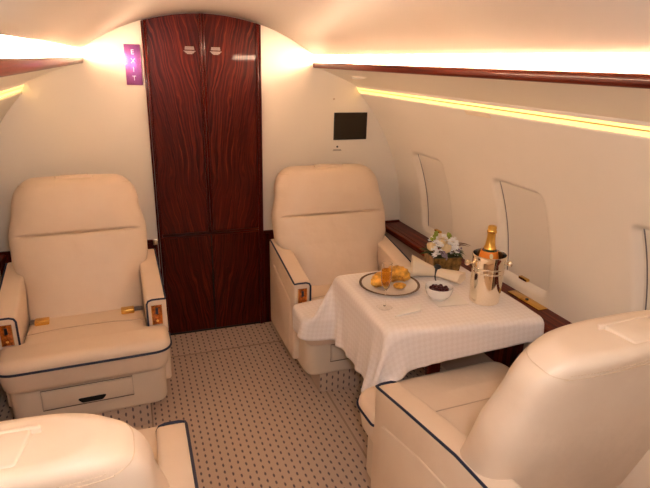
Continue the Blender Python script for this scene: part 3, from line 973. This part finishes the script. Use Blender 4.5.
fan(b, (.030, .012, .0), (-.075, .060, .0), .022, .060, .021, .046, 1)
fan(b, (-.045, .050, .0), (-.105, .045, .0), .030, .03, .026, .018, 3)
fan(b, (.024, .015, .0), (.095, -.105, .0), .022, .042, .021, .026, 2)
linkbm('napkin_cloth', b, LINEN, nk, True, 60)
bm = tube([(.026 + .025 * math.cos(a) * .5, .010 + .025 * math.cos(a) * .85, .0205 + .0225 * math.sin(a)) for a in np.linspace(0, 2 * PI, 25)[:-1]], .0042, 8, True)
ring = linkbm('napkin_ring', bm, NAPR, nk)
bm = bmesh.new(); blob(bm, (.030, .002, .050), .017, (1, 1, .75), 2, None, .06)
linkbm('ring_button', bm, NAPR, ring)
bm = tube(catmull([(.022, -.010, .045), (.004, -.026, .030), (-.004, -.040, .010), (-.006, -.055, .0022)], 6), .0026, 8)
linkbm('ring_cord', bm, NAPR, ring)

# flower box
FBX, FBY = .975, 2.125
fbx = empty('flower_box', (FBX, FBY, CT), R_(-8), label='low bronze flower box of white blossoms and green leaves at the table corner', cat='flowers'); fbx.scale = (.95, 1.15, 1.18)
bx = bmesh.new()
w0, w1, d0, d1, hh = .070, .078, .048, .054, .062
outer = [[(sx * w, sy * d, z) for sx, sy in ((-1, -1), (1, -1), (1, 1), (-1, 1))] for w, d, z in ((w0, d0, 0), (w1, d1, hh), (w1 - .006, d1 - .006, hh), (w0 - .004, d0 - .004, .02))]
rings = [[bx.verts.new(p) for p in r] for r in outer]
bx.faces.new(rings[0][::-1])
for A, B in zip(rings, rings[1:]):
    for k in range(4): bx.faces.new((A[k], A[(k + 1) % 4], B[(k + 1) % 4], B[k]))
bx.faces.new(rings[-1])
linkbm('planter', bx, PLANT, fbx, True, 30)
bm = bm_box(-.070, .070, -.046, .046, .02, .058); linkbm('planter_soil', bm, plain('moss', (.05, .06, .015), .9, noise=.5), fbx, False)
rng = random.Random(12)
def leaf(L, w, M):
    b = bmesh.new(); n = 7; rows = []
    for i in range(n + 1):
        t = i / n; ww = w * math.sin(PI * min(.999, t * .93 + .05)) ** .8
        z = -.30 * L * t * t
        rows.append([b.verts.new((-ww, L * t, z + .15 * ww)), b.verts.new((0, L * t, z)), b.verts.new((ww, L * t, z + .15 * ww))])
    for A, B in zip(rows, rows[1:]):
        for k in range(2): b.faces.new((A[k], A[k + 1], B[k + 1], B[k]))
    g = bmesh.ops.solidify(b, geom=b.faces[:], thickness=.0008)
    b.transform(M); return b
for i in range(22):
    a = -1.25 + 4.6 * i / 22 + rng.uniform(-.1, .1)
    ex, ey = .062 * math.cos(a), .040 * math.sin(a)
    M = Matrix.Translation((ex, ey, .066 + rng.uniform(0, .014))) @ Matrix.Rotation(a - PI / 2, 4, 'Z') @ Matrix.Rotation(rng.uniform(-.1, .65), 4, 'X')
    linkbm('leaf', leaf(rng.uniform(.040, .062), rng.uniform(.010, .014), M), GREEN, fbx)
def rose(c, r, mat, name='rose'):
    b = bmesh.new()
    for k in range(4):
        rr = r * (1 - k * .22); n = 24
        prof = [(rr * .35, 0), (rr * .85, r * .35), (rr, r * .9), (rr * .93, r * 1.25 + k * .002), (rr * .86, r * 1.22), (rr * .9, r * .9), (rr * .7, r * .4)]
        q = lathe(prof, n)
        for v_ in q.verts:
            an = math.atan2(v_.co.y, v_.co.x); s_ = 1 + .07 * math.cos(an * 3 + k * 1.1); v_.co.x *= s_; v_.co.y *= s_; v_.co.z *= 1 + .06 * math.cos(an * 3 + k * 2)
        merge(b, q)
    blob(b, (0, 0, r * .8), r * .38, (1, 1, 1.1), 2)
    b.transform(Matrix.Translation(c)); return linkbm(name, b, mat, fbx, True, 60)
rose((-.002, -.030, .078), .024, ROSE)['label'] = 'cream rose'
rose((-.070, .000, .080), .022, ROSE)['label'] = 'cream rose'
rose((.012, .034, .085), .022, ROSE)['label'] = 'cream rose'
def spray(c, n, spread, r):
    b = bmesh.new()
    for i in range(n):
        z = rng.uniform(-1, 1); a = rng.uniform(0, 2 * PI); q = math.sqrt(1 - z * z)
        p = Vector((c[0] + spread * q * math.cos(a), c[1] + spread * q * math.sin(a), c[2] + spread * 1.25 * z))
        for k in range(5):
            t = 2 * PI * k / 5
            blob(b, p + Vector((r * math.cos(t), r * math.sin(t), rng.uniform(-.3, .3) * r)), r * .62, (1, 1, .5), 1)
        blob(b, p, r * .4, (1, 1, 1), 1)
    return linkbm('blossom', b, PETAL, fbx, True, 80)
for c, n, s in (((.042, -.010, .105), 16, .022), ((.060, .020, .100), 14, .020), ((.040, -.034, .085), 12, .017), ((-.040, -.020, .098), 15, .020), ((-.046, .022, .108), 14, .020), ((.020, .045, .105), 12, .02), ((-.062, -.028, .082), 9, .015)):
    spray(c, n + 3, s, .0074)
for c in ((.030, .010, .136), (-.055, .012, .134), (-.035, .03, .137)):
    b = bmesh.new()
    for k in range(7): blob(b, Vector(c) + Vector((rng.uniform(-.01, .01), rng.uniform(-.01, .01), rng.uniform(-.012, .012))), .007, (1, 1, 1.2), 1)
    linkbm('bud', b, LIME, fbx, True, 80)
for c in ((-.028, -.048, .080), (-.012, -.050, .068), (.070, -.030, .083)):
    b = bmesh.new()
    for k in range(9): blob(b, Vector(c) + Vector((rng.uniform(-.012, .012), rng.uniform(-.006, .006), rng.uniform(-.012, .012))), .0052, (1, 1, 1), 1)
    linkbm('sprig', b, LILAC, fbx, True, 80)
for a0, zz in ((.05, .095), (-.2, .105), (.4, .09)):
    M = Matrix.Translation((.06, .0, zz)) @ Matrix.Rotation(a0 - PI / 2, 4, 'Z') @ Matrix.Rotation(.18, 4, 'X')
    linkbm('sprig', leaf(.085, .007, M), RUST, fbx)['label'] = 'rust brown sprig'

# champagne bucket with bottle
KX, KY = .945, 1.735
bk = empty('ice_bucket', (KX, KY, CT), label='polished steel champagne bucket with side knobs on the table', cat='bucket')
prof = [(0, .0), (.057, .0), (.0615, .004), (.063, .012), (.0665, .185), (.0685, .203), (.0715, .209), (.0715, .213), (.068, .214), (.066, .210), (.0635, .185), (.060, .014), (.050, .010), (0, .010)]
bo = linkbm('bucket_body', lathe(prof[:9], 64), CHROME, bk, True, 50)
linkbm('bucket_lining', lathe(prof[8:], 64), DARKIN, bk, True, 50)
linkbm('bucket_band', lathe([(.0650, .136), (.0668, .138), (.0669, .142), (.0655, .144)], 64), CHROME, bk, True, 50)
linkbm('bucket_band', lathe([(.0654, .156), (.0672, .158), (.0673, .162), (.0658, .164)], 64), CHROME, bk, True, 50)
for a in (R_(158), R_(-22)):
    q = lathe([(.0045, 0), (.0045, .010), (.010, .014), (.0135, .021), (.0125, .029), (.007, .034), (0, .035)], 20)
    q.transform(Matrix.Translation((.0655 * math.cos(a), .0655 * math.sin(a), .172)) @ Matrix.Rotation(a, 4, 'Z') @ Matrix.Rotation(PI / 2, 4, 'Y'))
    linkbm('knob_handle', q, CHROME, bk)
bt = empty('champagne_bottle', (KX + .002, KY + .008, CT + .0125), label='champagne bottle with gold foil neck and orange label standing in the steel bucket', cat='bottle')
linkbm('bottle_glass', lathe([(0, .004), (.036, 0), (.041, .006), (.0415, .165), (.039, .190), (.031, .216), (.025, .224), (0, .224)], 40), BOTTLE, bt)
linkbm('bottle_label', lathe([(.0418, .110), (.0420, .165), (.0400, .190), (.0330, .215), (.0325, .212), (.041, .160), (.041, .110)], 40), ORANGE, bt)['label'] = 'orange label'
linkbm('foil', lathe([(.0335, .210), (.0265, .221), (.0208, .238), (.0180, .258), (.0168, .278), (.0168, .288), (.0184, .292), (.0188, .300), (.0174, .304), (.0180, .313), (.0165, .319), (.010, .322), (0, .322)], 32), FOIL, bt)['label'] = 'gold foil over the neck and cork'
linkbm('foil_band', lathe([(.0187, .290), (.0200, .293), (.0200, .299), (.0187, .302)], 32), GOLD, bt)
q = lathe([(0, .0016), (.0082, .0014), (.0088, 0)], 20)
q.transform(Matrix.Rotation(R_(-112), 4, 'Z') @ Matrix.Translation((.0375, 0, .199)) @ Matrix.Rotation(R_(68), 4, 'Y') @ Matrix.Diagonal((1.35, .85, 1, 1)))
linkbm('label_emblem', q, CREAMP, bt)['label'] = 'pale oval emblem'

# low wood cabinet behind the near right armchair
cb = empty('wood_cabinet', (1.06, .5, 0), label='corner of a glossy wood cabinet between the near right armchair and the side wall', cat='cabinet')
linkbm('cabinet_body', bm_box(-.034, .075, -.36, .43, 0, .40, .004, 2), WOODX, cb)
linkbm('cabinet_trim', bm_box(-.034, .075, .430, .436, .372, .380, .002, 2), GOLD, cb)

# ---------------------------------------------------------------- lights
def area(name, loc, rot, sx_, sy_, power, col):
    l = bpy.data.lights.new(name, 'AREA'); l.shape = 'RECTANGLE'; l.size = sx_; l.size_y = sy_; l.energy = power; l.color = col
    o = bpy.data.objects.new(name, l); COL.objects.link(o); o.location = loc; o.rotation_euler = rot
    return o
# the camera's own flash, right beside its lens
fl_ = bpy.data.lights.new('camera_flash', 'POINT'); fl_.energy = 7.5; fl_.color = (.97, .97, 1); fl_.shadow_soft_size = .035
fo = bpy.data.objects.new('camera_flash', fl_); COL.objects.link(fo); fo.location = (-.33, -.02, 1.70)

w = bpy.data.worlds.new('World'); SC.world = w; w.use_nodes = True
w.node_tree.nodes['Background'].inputs['Color'].default_value = (1, .85, .68, 1)
w.node_tree.nodes['Background'].inputs['Strength'].default_value = .25

# ---------------------------------------------------------------- camera
cam = bpy.data.cameras.new('camera'); co = bpy.data.objects.new('camera', cam); COL.objects.link(co)
f_px = 535.; cxp, cyp = 325., 244.
F = Vector(((122 - cxp) / f_px, -(56 - cyp) / f_px, -1)).normalized()
vx = 285.; vy = cyp + (-f_px ** 2 - (122 - cxp) * (vx - cxp)) / (56 - cyp)
U = -Vector(((vx - cxp) / f_px, -(vy - cyp) / f_px, -1)).normalized()
X = F.cross(U)
Rm = Matrix((X, F, U))                       # camera -> world
co.matrix_world = Matrix.Translation((-.425, 0, 1.63)) @ Rm.to_4x4()
cam.sensor_width = 36; cam.lens = f_px / 650 * 36; cam.clip_start = .02
SC.camera = co
SC.view_settings.view_transform = 'Standard'; SC.view_settings.look = 'None'
SC.view_settings.gamma = 1; SC.view_settings.use_curve_mapping = False
SC.view_settings.exposure = 1.92
